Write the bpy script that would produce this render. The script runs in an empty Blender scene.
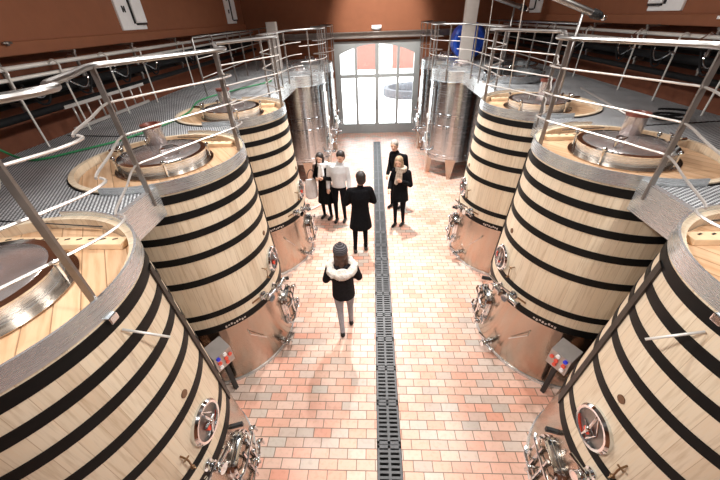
import bpy, bmesh, math, random
from mathutils import Vector, Matrix
random.seed(7)
PI = math.pi
C = bpy.context.scene.collection
sc = bpy.context.scene
# ------------------------------------------------------------------ camera
pitch, roll, yaw = 0.61171, -0.03763, -0.05161
F = Vector((math.sin(yaw)*math.cos(pitch), math.cos(yaw)*math.cos(pitch), -math.sin(pitch)))
R0 = Vector((math.cos(yaw), -math.sin(yaw), 0)); U0 = R0.cross(F)
Rv = math.cos(roll)*R0 + math.sin(roll)*U0
Uv = -math.sin(roll)*R0 + math.cos(roll)*U0
cd = bpy.data.cameras.new('camera'); cam = bpy.data.objects.new('camera', cd); C.objects.link(cam)
M4 = Matrix(((Rv.x, Uv.x, -F.x, 0), (Rv.y, Uv.y, -F.y, 0), (Rv.z, Uv.z, -F.z, 4.2), (0, 0, 0, 1)))
cam.matrix_world = M4
cd.sensor_width = 36; cd.lens = 320.26*36/720; cd.clip_start = .05; cd.clip_end = 200
sc.camera = cam
# ------------------------------------------------------------------ world, lights, exposure
w = bpy.data.worlds.new('daylight'); sc.world = w; w.use_nodes = True
w.node_tree.nodes['Background'].inputs[0].default_value = (.93, .97, 1, 1)
w.node_tree.nodes['Background'].inputs[1].default_value = 8.0
sc.view_settings.view_transform = 'Standard'; sc.view_settings.look = 'None'
sc.view_settings.exposure = 0.0; sc.view_settings.gamma = 1; sc.view_settings.use_curve_mapping = False
def area(name, loc, size, power, col=(1, .97, .93), rot=(0, 0, 0), sy=None, spread=122):
    l = bpy.data.lights.new(name, 'AREA'); l.energy = power; l.color = col; l.size = size
    l.spread = math.radians(spread)
    if sy: l.shape = 'RECTANGLE'; l.size_y = sy
    o = bpy.data.objects.new(name, l); o.location = loc; o.rotation_euler = rot; C.objects.link(o); return o
def spot(name, loc, target, power, ang, blend=.5, rad=.1, col=(1, .95, .88)):
    l = bpy.data.lights.new(name, 'SPOT'); l.energy = power; l.color = col; l.spot_size = ang; l.spot_blend = blend
    l.shadow_soft_size = rad
    o = bpy.data.objects.new(name, l); o.location = loc
    o.rotation_euler = (Vector(target)-Vector(loc)).to_track_quat('-Z', 'Y').to_euler(); C.objects.link(o); return o
for x, y, p, sz in ((-2.4, .6, 118, .4), (2.7, .6, 118, .4), (-2.4, 4.4, 115, .4), (2.7, 4.4, 115, .4), (.1, 7.8, 330, .16), (-2.2, 9.8, 60, .4), (2.5, 9.8, 60, .4)):
    area('ceiling_lamp', (x, y, 6.2), sz, p, rot=(0, math.radians(0 if abs(x) < 1 else (-38 if x > 0 else 38))*-1, 0))
spot('door_wall_lamp', (.16, 10.4, 6.6), (.3, 14.1, 3.95), 1500, math.radians(50), .7)
# ------------------------------------------------------------------ materials
MATS = {}
def nodes(name):
    m = bpy.data.materials.new(name); m.use_nodes = True
    nt = m.node_tree; b = nt.nodes['Principled BSDF']; MATS[name] = m
    return m, nt, b
def N(nt, t, **kw):
    n = nt.nodes.new(t)
    for k, v in kw.items(): setattr(n, k, v)
    return n
def mat(name, col, rough=.5, metal=0, noise=0, scale=8, bump=0, spec=None, stretch=None):
    m, nt, b = nodes(name)
    b.inputs['Roughness'].default_value = rough; b.inputs['Metallic'].default_value = metal
    if spec is not None: b.inputs['Specular IOR Level'].default_value = spec
    c = (*col, 1); b.inputs['Base Color'].default_value = c
    tc = N(nt, 'ShaderNodeTexCoord'); mp = N(nt, 'ShaderNodeMapping')
    nt.links.new(tc.outputs['Object'], mp.inputs[0])
    if stretch: mp.inputs['Scale'].default_value = stretch
    nz = N(nt, 'ShaderNodeTexNoise'); nz.inputs['Scale'].default_value = scale; nz.inputs['Detail'].default_value = 5
    nt.links.new(mp.outputs[0], nz.inputs[0])
    k = noise if noise else .04
    rp = N(nt, 'ShaderNodeValToRGB')
    rp.color_ramp.elements[0].position = .3; rp.color_ramp.elements[1].position = .7
    rp.color_ramp.elements[0].color = (*[v*(1-k) for v in col], 1)
    rp.color_ramp.elements[1].color = (*[min(1, v*(1+k)) for v in col], 1)
    nt.links.new(nz.outputs[0], rp.inputs[0]); nt.links.new(rp.outputs[0], b.inputs['Base Color'])
    if bump:
        bp = N(nt, 'ShaderNodeBump'); bp.inputs['Strength'].default_value = bump; bp.inputs['Distance'].default_value = .01
        nt.links.new(nz.outputs[0], bp.inputs['Height']); nt.links.new(bp.outputs[0], b.inputs['Normal'])
    return m
def mathn(nt, op, a, b=None):
    n = N(nt, 'ShaderNodeMath', operation=op)
    for i, v in enumerate((a, b)):
        if v is None: continue
        if hasattr(v, 'is_linked') or hasattr(v, 'links'): nt.links.new(v, n.inputs[i])
        else: n.inputs[i].default_value = v
    return n.outputs[0]
def ramp(nt, src, stops):
    rp = N(nt, 'ShaderNodeValToRGB'); e = rp.color_ramp.elements
    while len(e) < len(stops): e.new(.5)
    for i, (p, c) in enumerate(stops): e[i].position = p; e[i].color = (*c, 1)
    nt.links.new(src, rp.inputs[0]); return rp.outputs[0]
def mixc(nt, fac, a, b, mode='MIX'):
    n = N(nt, 'ShaderNodeMix', data_type='RGBA', blend_type=mode)
    for i, v in ((0, fac), (6, a), (7, b)):
        if isinstance(v, (int, float)): n.inputs[i].default_value = v
        elif isinstance(v, tuple): n.inputs[i].default_value = (*v, 1)
        else: nt.links.new(v, n.inputs[i])
    return n.outputs[2]
# oak staves: angle around the vat picks the stave
def stave_mat():
    m, nt, b = nodes('oak_staves')
    tc = N(nt, 'ShaderNodeTexCoord'); s = N(nt, 'ShaderNodeSeparateXYZ'); nt.links.new(tc.outputs['Object'], s.inputs[0])
    a = mathn(nt, 'ARCTAN2', s.outputs[1], s.outputs[0]); a = mathn(nt, 'MULTIPLY', a, 52/(2*PI)); a = mathn(nt, 'ADD', a, 60.0)
    fl = mathn(nt, 'FLOOR', a); fr = mathn(nt, 'FRACT', a)
    wn = N(nt, 'ShaderNodeTexWhiteNoise', noise_dimensions='1D'); nt.links.new(fl, wn.inputs['W'])
    base = ramp(nt, wn.outputs['Value'], [(0, (.64, .51, .37)), (.35, (.71, .59, .44)), (.7, (.75, .64, .49)), (1, (.68, .55, .41))])
    cb = N(nt, 'ShaderNodeCombineXYZ'); nt.links.new(mathn(nt, 'MULTIPLY', a, 3.0), cb.inputs[0]); nt.links.new(mathn(nt, 'MULTIPLY', s.outputs[2], 1.5), cb.inputs[1]); nt.links.new(wn.outputs['Value'], cb.inputs[2])
    nz = N(nt, 'ShaderNodeTexNoise'); nz.inputs['Scale'].default_value = 2.2; nz.inputs['Detail'].default_value = 7; nt.links.new(cb.outputs[0], nz.inputs[0])
    g = ramp(nt, nz.outputs[0], [(.28, (.74, .66, .56)), (.5, (1, 1, 1)), (.75, (1.0, .94, .86))])
    c = mixc(nt, .8, base, g, 'MULTIPLY')
    sm = mathn(nt, 'LESS_THAN', mathn(nt, 'ABSOLUTE', mathn(nt, 'SUBTRACT', fr, .5)), .485)
    c = mixc(nt, sm, (.50, .37, .25), c)
    nt.links.new(c, b.inputs['Base Color']); b.inputs['Roughness'].default_value = .55
stave_mat()
def head_mat():
    m, nt, b = nodes('oak_head')
    tc = N(nt, 'ShaderNodeTexCoord'); s = N(nt, 'ShaderNodeSeparateXYZ'); nt.links.new(tc.outputs['Object'], s.inputs[0])
    u = mathn(nt, 'ADD', mathn(nt, 'MULTIPLY', s.outputs[0], .8), mathn(nt, 'MULTIPLY', s.outputs[1], .6))
    v = mathn(nt, 'SUBTRACT', mathn(nt, 'MULTIPLY', s.outputs[1], .8), mathn(nt, 'MULTIPLY', s.outputs[0], .6))
    a = mathn(nt, 'ADD', mathn(nt, 'MULTIPLY', u, 7.5), 50.0); fl = mathn(nt, 'FLOOR', a); fr = mathn(nt, 'FRACT', a)
    wn = N(nt, 'ShaderNodeTexWhiteNoise', noise_dimensions='1D'); nt.links.new(fl, wn.inputs['W'])
    base = ramp(nt, wn.outputs['Value'], [(0, (.50, .30, .165)), (.5, (.64, .43, .27)), (1, (.57, .36, .21))])
    cb = N(nt, 'ShaderNodeCombineXYZ'); nt.links.new(mathn(nt, 'MULTIPLY', u, 14.0), cb.inputs[0]); nt.links.new(mathn(nt, 'MULTIPLY', v, 1.3), cb.inputs[1]); nt.links.new(wn.outputs['Value'], cb.inputs[2])
    nz = N(nt, 'ShaderNodeTexNoise'); nz.inputs['Scale'].default_value = 2; nz.inputs['Detail'].default_value = 6; nt.links.new(cb.outputs[0], nz.inputs[0])
    g = ramp(nt, nz.outputs[0], [(.3, (.75, .62, .5)), (.55, (1, 1, 1))])
    c = mixc(nt, .8, base, g, 'MULTIPLY')
    sm = mathn(nt, 'LESS_THAN', mathn(nt, 'ABSOLUTE', mathn(nt, 'SUBTRACT', fr, .5)), .475)
    c = mixc(nt, sm, (.25, .14, .07), c)
    nt.links.new(c, b.inputs['Base Color']); b.inputs['Roughness'].default_value = .42
head_mat()
def floor_mat():
    m, nt, b = nodes('terracotta_pavers')
    tc = N(nt, 'ShaderNodeTexCoord')
    def brick(mort):
        t = N(nt, 'ShaderNodeTexBrick'); t.offset = .5; t.squash = 1
        t.inputs['Scale'].default_value = 1; t.inputs['Brick Width'].default_value = .216; t.inputs['Row Height'].default_value = .112
        t.inputs['Mortar Size'].default_value = mort; t.inputs['Mortar Smooth'].default_value = .15; t.inputs['Bias'].default_value = 0
        t.inputs['Color1'].default_value = (0, 0, 0, 1); t.inputs['Color2'].default_value = (1, 1, 1, 1); t.inputs['Mortar'].default_value = (.5, .5, .5, 1)
        nt.links.new(tc.outputs['Object'], t.inputs[0]); return t
    t = brick(.005)
    col = ramp(nt, t.outputs['Color'], [(0, (.50, .46, .42)), (.2, (.74, .50, .40)), (.38, (.78, .42, .32)), (.55, (.78, .58, .49)), (.72, (.72, .36, .26)), (.86, (.60, .56, .51)), (1, (.82, .54, .44))])
    nz = N(nt, 'ShaderNodeTexNoise'); nz.inputs['Scale'].default_value = 1.1; nz.inputs['Detail'].default_value = 4; nt.links.new(tc.outputs['Object'], nz.inputs[0])
    st = ramp(nt, nz.outputs[0], [(.3, (.95, .74, .65)), (.5, (1, .95, .92)), (.7, (1, 1, 1))])
    col = mixc(nt, .75, col, st, 'MULTIPLY')
    nz2 = N(nt, 'ShaderNodeTexNoise'); nz2.inputs['Scale'].default_value = 22; nz2.inputs['Detail'].default_value = 5; nt.links.new(tc.outputs['Object'], nz2.inputs[0])
    sp = ramp(nt, nz2.outputs[0], [(.3, (.82, .78, .74)), (.5, (1, 1, 1))])
    col = mixc(nt, .6, col, sp, 'MULTIPLY')
    col = mixc(nt, t.outputs['Fac'], col, (.20, .14, .10))
    nt.links.new(col, b.inputs['Base Color'])
    b.inputs['Roughness'].default_value = .38
    bp = N(nt, 'ShaderNodeBump', invert=True); bp.inputs['Strength'].default_value = .35; bp.inputs['Distance'].default_value = .004
    nt.links.new(t.outputs['Fac'], bp.inputs['Height']); nt.links.new(bp.outputs[0], b.inputs['Normal'])
floor_mat()
def grating_mat():
    m, nt, b = nodes('galvanised_grating')
    tc = N(nt, 'ShaderNodeTexCoord'); mp = N(nt, 'ShaderNodeMapping'); mp.inputs['Rotation'].default_value = (0, 0, .3)
    nt.links.new(tc.outputs['Object'], mp.inputs[0])
    s = N(nt, 'ShaderNodeSeparateXYZ'); nt.links.new(mp.outputs[0], s.inputs[0])
    a = mathn(nt, 'SINE', mathn(nt, 'MULTIPLY', s.outputs[0], 150.0)); c2 = mathn(nt, 'SINE', mathn(nt, 'MULTIPLY', s.outputs[1], 150.0))
    h = mathn(nt, 'MULTIPLY', a, c2)
    nz = N(nt, 'ShaderNodeTexNoise'); nz.inputs['Scale'].default_value = 3; nt.links.new(tc.outputs['Object'], nz.inputs[0])
    g = ramp(nt, nz.outputs[0], [(.3, (.62, .64, .66)), (.7, (.86, .88, .90))])
    hh = ramp(nt, h, [(0, (.12, .12, .13)), (.3, (.8, .8, .8)), (.6, (1, 1, 1))])
    c = mixc(nt, 1.0, g, hh, 'MULTIPLY')
    nt.links.new(c, b.inputs['Base Color']); b.inputs['Metallic'].default_value = .1; b.inputs['Roughness'].default_value = .5
    bp = N(nt, 'ShaderNodeBump'); bp.inputs['Strength'].default_value = .5; bp.inputs['Distance'].default_value = .004
    nt.links.new(h, bp.inputs['Height']); nt.links.new(bp.outputs[0], b.inputs['Normal'])
grating_mat()
def brushed(name, col, rough=.25, axis='z', k=.12, aniso=.75, metal=1):
    m, nt, b = nodes(name)
    tc = N(nt, 'ShaderNodeTexCoord'); mp = N(nt, 'ShaderNodeMapping')
    mp.inputs['Scale'].default_value = (1, 1, 60) if axis == 'z' else (60, 60, 1)
    nt.links.new(tc.outputs['Object'], mp.inputs[0])
    nz = N(nt, 'ShaderNodeTexNoise'); nz.inputs['Scale'].default_value = 3; nz.inputs['Detail'].default_value = 4; nt.links.new(mp.outputs[0], nz.inputs[0])
    c = ramp(nt, nz.outputs[0], [(.3, tuple(v*(1-k) for v in col)), (.7, tuple(min(1, v*(1+k)) for v in col))])
    nt.links.new(c, b.inputs['Base Color'])
    rr = ramp(nt, nz.outputs[0], [(.3, (rough*.8,)*3), (.7, (rough*1.3,)*3)])
    nt.links.new(rr, b.inputs['Roughness']); b.inputs['Metallic'].default_value = metal
    if aniso:
        b.inputs['Anisotropic'].default_value = aniso; tg = N(nt, 'ShaderNodeTangent', direction_type='RADIAL', axis='Z'); b.inputs['Anisotropic Rotation'].default_value = .25; nt.links.new(tg.outputs[0], b.inputs['Tangent'])
brushed('brushed_steel', (.66, .69, .71), .27, k=.012, aniso=0, metal=.75)
brushed('tank_steel', (.54, .57, .59), .22, k=.05, aniso=.8)
brushed('base_steel', (.50, .42, .35), .2, k=.05, aniso=.7)
mat('chrome', (.74, .78, .81), .09, 1)
mat('dome_steel', (.68, .62, .61), .2, .85, noise=.25, scale=4)
mat('rail_steel', (.34, .33, .32), .36, 1, noise=.1)
mat('post_steel', (.30, .27, .25), .4, .8, noise=.15)
mat('rod_steel', (.60, .57, .54), .35, .6)
mat('black_hoop', (.006, .006, .006), .5, 0, noise=.2, spec=.2)
mat('black_rubber', (.015, .015, .016), .55)
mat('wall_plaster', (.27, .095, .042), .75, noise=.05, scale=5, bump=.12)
mat('wall_plaster_shaded', (.15, .048, .022), .8, noise=.14, scale=7, bump=.2)  # shade under the ledge put into a darker copy of the wall colour
mat('ceiling_paint', (.2, .17, .15), .9)
mat('door_paint', (.36, .385, .39), .45)
mat('white_paint', (.93, .93, .93), .4)
mat('column_paint', (.55, .50, .46), .5)
mat('white_pipe', (.80, .78, .74), .3, .2)
mat('white_cloth', (.85, .85, .87), .8, noise=.06, scale=20)
mat('black_pipe', (.008, .008, .009), .7, spec=.2)
mat('strap_wood', (.022, .015, .012), .5, noise=.5, scale=14)
mat('bung_brown', (.16, .08, .04), .6)
mat('batten_wood', (.76, .55, .35), .5, noise=.12, scale=10)
mat('cap_brown', (.17, .045, .03), .35, noise=.3, scale=12)
mat('brass', (.25, .15, .08), .4, .9)
mat('red_plastic', (.85, .08, .04), .35)
mat('blue_plastic', (.02, .10, .62), .35)
mat('indicator_blue', (.02, .04, .75), .3)
mat('indicator_red', (.8, .10, .06), .35)
mat('green_hose', (.02, .22, .08), .45)
mat('white_hose', (.78, .74, .68), .4)
mat('cast_iron', (.10, .10, .105), .45, .2, noise=.2, scale=15)
mat('channel_dark', (.01, .01, .01), .8)
mat('beam_steel', (.45, .42, .40), .35, .8, noise=.1)
mat('skin', (.66, .40, .29), .55)
mat('black_cloth', (.006, .006, .007), .95, noise=.3, scale=30, spec=.1)
mat('charcoal_cloth', (.012, .011, .013), .9, noise=.3, scale=30, spec=.2)
mat('trouser_black', (.006, .006, .008), .95, spec=.1)
mat('grey_denim', (.33, .33, .36), .85, noise=.15, scale=35)
mat('sweater_grey', (.62, .63, .65), .9, noise=.08, scale=40, bump=.4)
mat('shoe_black', (.008, .008, .008), .4)
mat('hair_dark', (.018, .011, .009), .5, noise=.4, scale=30)
mat('hair_brown', (.075, .032, .018), .5, noise=.4, scale=30)
mat('hair_grey', (.30, .27, .24), .6, noise=.3, scale=30)
mat('hair_blonde', (.30, .20, .12), .55, noise=.3, scale=30)
mat('fur_cream', (.72, .66, .60), .95, noise=.2, scale=60, bump=1)
mat('scarf_check', (.42, .34, .27), .9, noise=.45, scale=22)
mat('eye_dark', (.01, .008, .006), .3)
mat('lip', (.45, .16, .13), .5)
mat('courtyard_gravel', (.80, .78, .75), .9, noise=.06)
mat('courtyard_stone', (.09, .09, .10), .9, noise=.2, scale=4)
mat('barn_red', (.25, .09, .07), .8, noise=.1)
mat('barn_cream', (.75, .72, .68), .8)
def brick_like_knit():
    m, nt, b = nodes('knit_hat'); tc = N(nt, 'ShaderNodeTexCoord'); wv = N(nt, 'ShaderNodeTexWave', bands_direction='Z'); wv.inputs['Scale'].default_value = 14
    nt.links.new(tc.outputs['Object'], wv.inputs[0]); c = ramp(nt, wv.outputs[0], [(.3, (.02, .018, .02)), (.8, (.12, .11, .12))]); nt.links.new(c, b.inputs['Base Color']); b.inputs['Roughness'].default_value = .9
brick_like_knit()
def glass_mat():
    m, nt, b = nodes('window_glass'); nt.nodes.remove(b); out = nt.nodes['Material Output']
    t = N(nt, 'ShaderNodeBsdfTransparent'); t.inputs[0].default_value = (.96, .98, .98, 1)
    g = N(nt, 'ShaderNodeBsdfGlossy'); g.inputs['Roughness'].default_value = .02
    f = N(nt, 'ShaderNodeFresnel'); f.inputs[0].default_value = 1.45
    mx = N(nt, 'ShaderNodeMixShader'); nt.links.new(f.outputs[0], mx.inputs[0]); nt.links.new(t.outputs[0], mx.inputs[1]); nt.links.new(g.outputs[0], mx.inputs[2]); nt.links.new(mx.outputs[0], out.inputs[0])
glass_mat()
def emis(name, col, s):
    m, nt, b = nodes(name); b.inputs['Base Color'].default_value = (*col, 1); b.inputs['Emission Color'].default_value = (*col, 1); b.inputs['Emission Strength'].default_value = s
emis('lamp_glow', (1, .98, .95), 12)
M = MATS
# ------------------------------------------------------------------ mesh helpers
class MB:
    def __init__(s): s.bm = bmesh.new(); s.mi = 0; s.mats = []
    def use(s, name):
        if name not in s.mats: s.mats.append(name)
        s.mi = s.mats.index(name); return s
    def face(s, vs, smooth=False):
        try: f = s.bm.faces.new(vs)
        except ValueError: return
        f.material_index = s.mi; f.smooth = smooth
    def box(s, c, sz, rot=None, bev=0):
        v = []
        R = rot if rot is not None else Matrix.Identity(3)
        for i in (-1, 1):
            for j in (-1, 1):
                for k in (-1, 1): v.append(s.bm.verts.new(Vector(c)+R@Vector((i*sz[0]/2, j*sz[1]/2, k*sz[2]/2))))
        fs = []
        for q in ((0, 1, 3, 2), (4, 6, 7, 5), (0, 4, 5, 1), (2, 3, 7, 6), (0, 2, 6, 4), (1, 5, 7, 3)):
            f = s.bm.faces.new([v[i] for i in q]); f.material_index = s.mi; fs.append(f)
        if bev:
            es = list({e for f in fs for e in f.edges})
            r = bmesh.ops.bevel(s.bm, geom=es, offset=bev, segments=2, affect='EDGES', profile=.5)
            for f in r['faces']: f.material_index = s.mi
        return s
    def lathe(s, prof, a0=0, a1=2*PI, n=64, c=(0, 0, 0), closed=True, axis=None, smooth=True):
        # prof: closed loop of (r, z)
        full = abs(a1-a0-2*PI) < 1e-4
        Q = axis if axis is not None else Matrix.Identity(3)
        rings = []
        m = n if full else n+1
        for i in range(m):
            a = a0+(a1-a0)*i/n
            rings.append([s.bm.verts.new(Vector(c)+Q@Vector((r*math.cos(a), r*math.sin(a), z))) for r, z in prof])
        P = len(prof)
        for i in range(n):
            A = rings[i]; B = rings[(i+1) % m]
            for j in range(P if closed else P-1):
                s.face([A[j], B[j], B[(j+1) % P], A[(j+1) % P]], smooth)
        if closed and not full:
            s.face(rings[0][::-1]); s.face(rings[-1])
        return s
    def disc(s, r, z0, z1, c=(0, 0, 0), n=48, axis=None):
        Q = axis if axis is not None else Matrix.Identity(3)
        A = [s.bm.verts.new(Vector(c)+Q@Vector((r*math.cos(2*PI*i/n), r*math.sin(2*PI*i/n), z0))) for i in range(n)]
        B = [s.bm.verts.new(Vector(c)+Q@Vector((r*math.cos(2*PI*i/n), r*math.sin(2*PI*i/n), z1))) for i in range(n)]
        s.face(A[::-1]); s.face(B)
        for i in range(n): s.face([A[i], A[(i+1) % n], B[(i+1) % n], B[i]], True)
        return s
    def tube(s, pts, r, n=8, closed=False, caps=True):
        pts = [Vector(p) for p in pts]; rings = []; L = len(pts)
        rr = r if isinstance(r, (list, tuple)) else [r]*L
        up = Vector((0, 0, 1))
        prev = None
        for i, p in enumerate(pts):
            if closed: t = (pts[(i+1) % L]-pts[i-1]).normalized()
            else: t = ((pts[min(i+1, L-1)]-pts[max(i-1, 0)])).normalized()
            if prev is None:
                u = t.cross(up)
                if u.length < .05: u = t.cross(Vector((1, 0, 0)))
                u.normalize()
            else:
                u = (prev - t*prev.dot(t)); u.normalize()
            prev = u; v = t.cross(u)
            rings.append([s.bm.verts.new(p+rr[i]*(math.cos(2*PI*k/n)*u+math.sin(2*PI*k/n)*v)) for k in range(n)])
        for i in range(L if closed else L-1):
            A = rings[i]; B = rings[(i+1) % L]
            for k in range(n): s.face([A[k], A[(k+1) % n], B[(k+1) % n], B[k]], True)
        if caps and not closed: s.face(rings[0][::-1]); s.face(rings[-1])
        return s
    def ball(s, c, r, n=12, sc_=(1, 1, 1), rot=None):
        Q = rot if rot is not None else Matrix.Identity(3)
        g = bmesh.ops.create_uvsphere(s.bm, u_segments=n*2, v_segments=n, radius=1)
        for v in g['verts']: v.co = Vector(c)+Q@Vector((v.co.x*r*sc_[0], v.co.y*r*sc_[1], v.co.z*r*sc_[2]))
        for f in {f for v in g['verts'] for f in v.link_faces}: f.material_index = s.mi; f.smooth = True
        return s
    def prism(s, pts, z0, z1):
        A = [s.bm.verts.new((x, y, z0)) for x, y in pts]; B = [s.bm.verts.new((x, y, z1)) for x, y in pts]
        s.face(A[::-1]); s.face(B); L = len(pts)
        for i in range(L): s.face([A[i], A[(i+1) % L], B[(i+1) % L], B[i]])
        return s
    def loft(s, secs, n=20, smooth=True):
        # secs: (cx, cy, z, rx, ry)
        rings = [[s.bm.verts.new((cx+rx*math.cos(2*PI*i/n), cy+ry*math.sin(2*PI*i/n), z)) for i in range(n)] for cx, cy, z, rx, ry in secs]
        for A, B in zip(rings, rings[1:]):
            for i in range(n): s.face([A[i], A[(i+1) % n], B[(i+1) % n], B[i]], smooth)
        s.face(rings[0][::-1]); s.face(rings[-1]); return s
    def build(s, name, material=None, parent=None, loc=None):
        bmesh.ops.recalc_face_normals(s.bm, faces=s.bm.faces)
        for e in s.bm.edges:
            if len(e.link_faces) == 2 and e.calc_face_angle(0) > .6: e.smooth = False
        me = bpy.data.meshes.new(name); s.bm.to_mesh(me); s.bm.free()
        for q in (s.mats or [material]): me.materials.append(M[q])
        o = bpy.data.objects.new(name, me); C.objects.link(o)
        if parent: o.parent = parent
        if loc: o.location = loc
        return o
def tag(o, label=None, cat=None, group=None, kind=None):
    if label: o['label'] = label
    if cat: o['category'] = cat
    if group: o['group'] = group
    if kind: o['kind'] = kind
    return o
def empty(name, loc, rz=0, label=None, cat=None, group=None):
    o = bpy.data.objects.new(name, None); C.objects.link(o); o.location = loc; o.rotation_euler = (0, 0, rz); o.empty_display_size = .1
    return tag(o, label, cat, group)
def copy_tree(o, parent=None):
    c = o.copy(); C.objects.link(c)
    if parent: c.parent = parent
    for ch in list(o.children): copy_tree(ch, c)
    return c
def struct(o, label=None):
    o['kind'] = 'structure'
    if label: o['label'] = label
    return o
def frame(n, up=Vector((0, 0, 1))):
    n = Vector(n).normalized(); x = up.cross(n)
    if x.length < 1e-3: x = Vector((1, 0, 0))
    x.normalize(); y = n.cross(x)
    return Matrix((x, y, n)).transposed()
def smooth_path(pts, k=5):
    P = [Vector(p) for p in pts]; out = []
    for i in range(len(P)-1):
        p0 = P[max(i-1, 0)]; p1 = P[i]; p2 = P[i+1]; p3 = P[min(i+2, len(P)-1)]
        for j in range(k):
            t = j/k
            out.append(.5*((2*p1)+(-p0+p2)*t+(2*p0-5*p1+4*p2-p3)*t*t+(-p0+3*p1-3*p2+p3)*t**3))
    out.append(P[-1]); return out
AX = .16            # x of the hall's centre line
def X(s, d): return AX+s*d
# ------------------------------------------------------------------ setting
ZD = 2.92           # walkway top
b = MB(); b.prism([(-5.6, -3.2), (.02, -3.2), (.02, 12.9), (.31, 12.9), (.31, -3.2), (5.9, -3.2), (5.9, 14.12), (-5.6, 14.12)], -.2, 0)
struct(b.build('floor', 'terracotta_pavers'), 'terracotta brick floor laid in running bond')
b = MB(); b.box((.165, 4.85, -.17), (.29, 16.1, .04)); struct(b.build('trim_1', 'channel_dark'), 'dark bottom of the drain channel')
for s, nm in ((-1, 'left'), (1, 'right')):
    b = MB(); b.box((X(s, 5.35), 5.45, 1.9), (.4, 17.3, 4.2)); b.use('wall_plaster_shaded')
    struct(b.build('wall_'+nm+'_lower', 'wall_plaster_shaded'), 'recessed lower part of the brown '+nm+' wall')
    b = MB(); b.box((X(s, 5.2), 5.45, 5.75), (.7, 17.3, 3.7)); struct(b.build('wall_'+nm, 'wall_plaster'), 'rust brown rendered '+nm+' wall')
    b = MB(); b.box((X(s, 4.83), 5.45, 3.98), (.06, 17.3, .15), bev=.008); struct(b.build('trim_%d' % (2 if s < 0 else 3), 'wall_plaster'), 'rust brown ledge along the '+nm+' wall')
b = MB()
b.box((-3.52, 14.3, 1.55), (4.12, .3, 3.7)); b.box((3.88, 14.3, 1.55), (4.06, .3, 3.7)); b.box((.16, 14.3, 5.35), (11.5, .3, 3.9))
struct(b.build('wall_back', 'wall_plaster'), 'rust brown wall around the arched glass door')
b = MB(); b.box((.16, -3.3, 3.5), (11.4, .2, 7.6)); struct(b.build('wall_front', 'wall_plaster'))
b = MB(); b.box((.16, 5.5, 7.4), (11.4, 17.8, .2)); struct(b.build('ceiling', 'ceiling_paint'))
b = MB(); b.box((.16, 14.0, 3.52), (9.3, .2, .035)); b.box((.16, 14.0, 3.69), (9.3, .2, .02)); b.box((.16, 14.06, 3.6), (9.3, .03, .17))
tag(b.build('steel_beam', 'beam_steel'), 'long brushed steel beam across the back wall above the arched glass door', 'beam')
# glazed door in the back wall
def door():
    root = empty('door_1', (AX+.03, 14.14, 0)); struct(root, 'large arched glazed door with grey frame in the back wall')
    xs = [-1.61, -1.47, -.89, -.79, -.07, .07, .79, .89, 1.47, 1.61]   # frame | pane | mullion ...
    H = 3.4; zt = 2.22
    def arch(x): return 2.96+.34*(1-(x/1.47)**2)
    b = MB()
    for x0, x1 in ((-1.65, -1.43), (-.87, -.77), (-.075, .075), (.77, .87), (1.43, 1.65)):
        b.box(((x0+x1)/2, 0, H/2), (x1-x0, .09, H))
    b.box((0, 0, zt), (2.9, .08, .12)); b.box((0, 0, .19), (2.9, .085, .38))
    # spandrel above the arch
    n = 24
    for i in range(n):
        xa = -1.45+2.9*i/n; xb = -1.45+2.9*(i+1)/n
        za, zb = arch(xa), arch(xb)
        vs = [b.bm.verts.new(p) for p in ((xa, -.04, za), (xb, -.04, zb), (xb, -.04, H), (xa, -.04, H), (xa, .04, za), (xb, .04, zb), (xb, .04, H), (xa, .04, H))]
        for q in ((0, 1, 2, 3), (4, 7, 6, 5), (0, 4, 5, 1), (3, 2, 6, 7)): b.face([vs[k] for k in q])
    for xa, xb in ((-1.43, -.87), (-.77, -.08), (.08, .77), (.87, 1.43)): b.box(((xa+xb)/2, -.05, .19), (xb-xa-.1, .03, .24), bev=.008)
    b.build('door_frame', 'door_paint', root)
    for xa, xb in ((-1.43, -.87), (-.77, -.075), (.075, .77), (.87, 1.43)):
        g = MB(); g.box(((xa+xb)/2, .0, 1.27), (xb-xa, .01, 1.78)); g.build('pane', 'window_glass', root)
        g = MB(); g.box(((xa+xb)/2, .0, 2.8), (xb-xa, .01, 1.05)); g.build('pane', 'window_glass', root)
    g = MB()
    g.tube([(-.03, -.06, 1.0), (-.03, -.11, 1.02), (-.03, -.11, 1.3), (-.03, -.06, 1.32)], .012)
    g.build('handle', 'black_rubber', root)
door()
# emergency lamp above door
r = empty('emergency_lamp', (AX+.01, 14.12, 3.84), label='small emergency lamp on the wall above the arched door', cat='lamp')
b = MB(); b.box((0, -.04, 0), (.36, .1, .1), bev=.01); b.build('housing', 'white_paint', r)
b = MB(); b.box((0, -.06, -.075), (.3, .12, .045)); b.build('bracket', 'black_rubber', r)
spot('emergency_lamp_light', (AX+.01, 13.8, 3.8), (AX, 14.06, 3.58), 9, math.radians(110), .6, .04)
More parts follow.
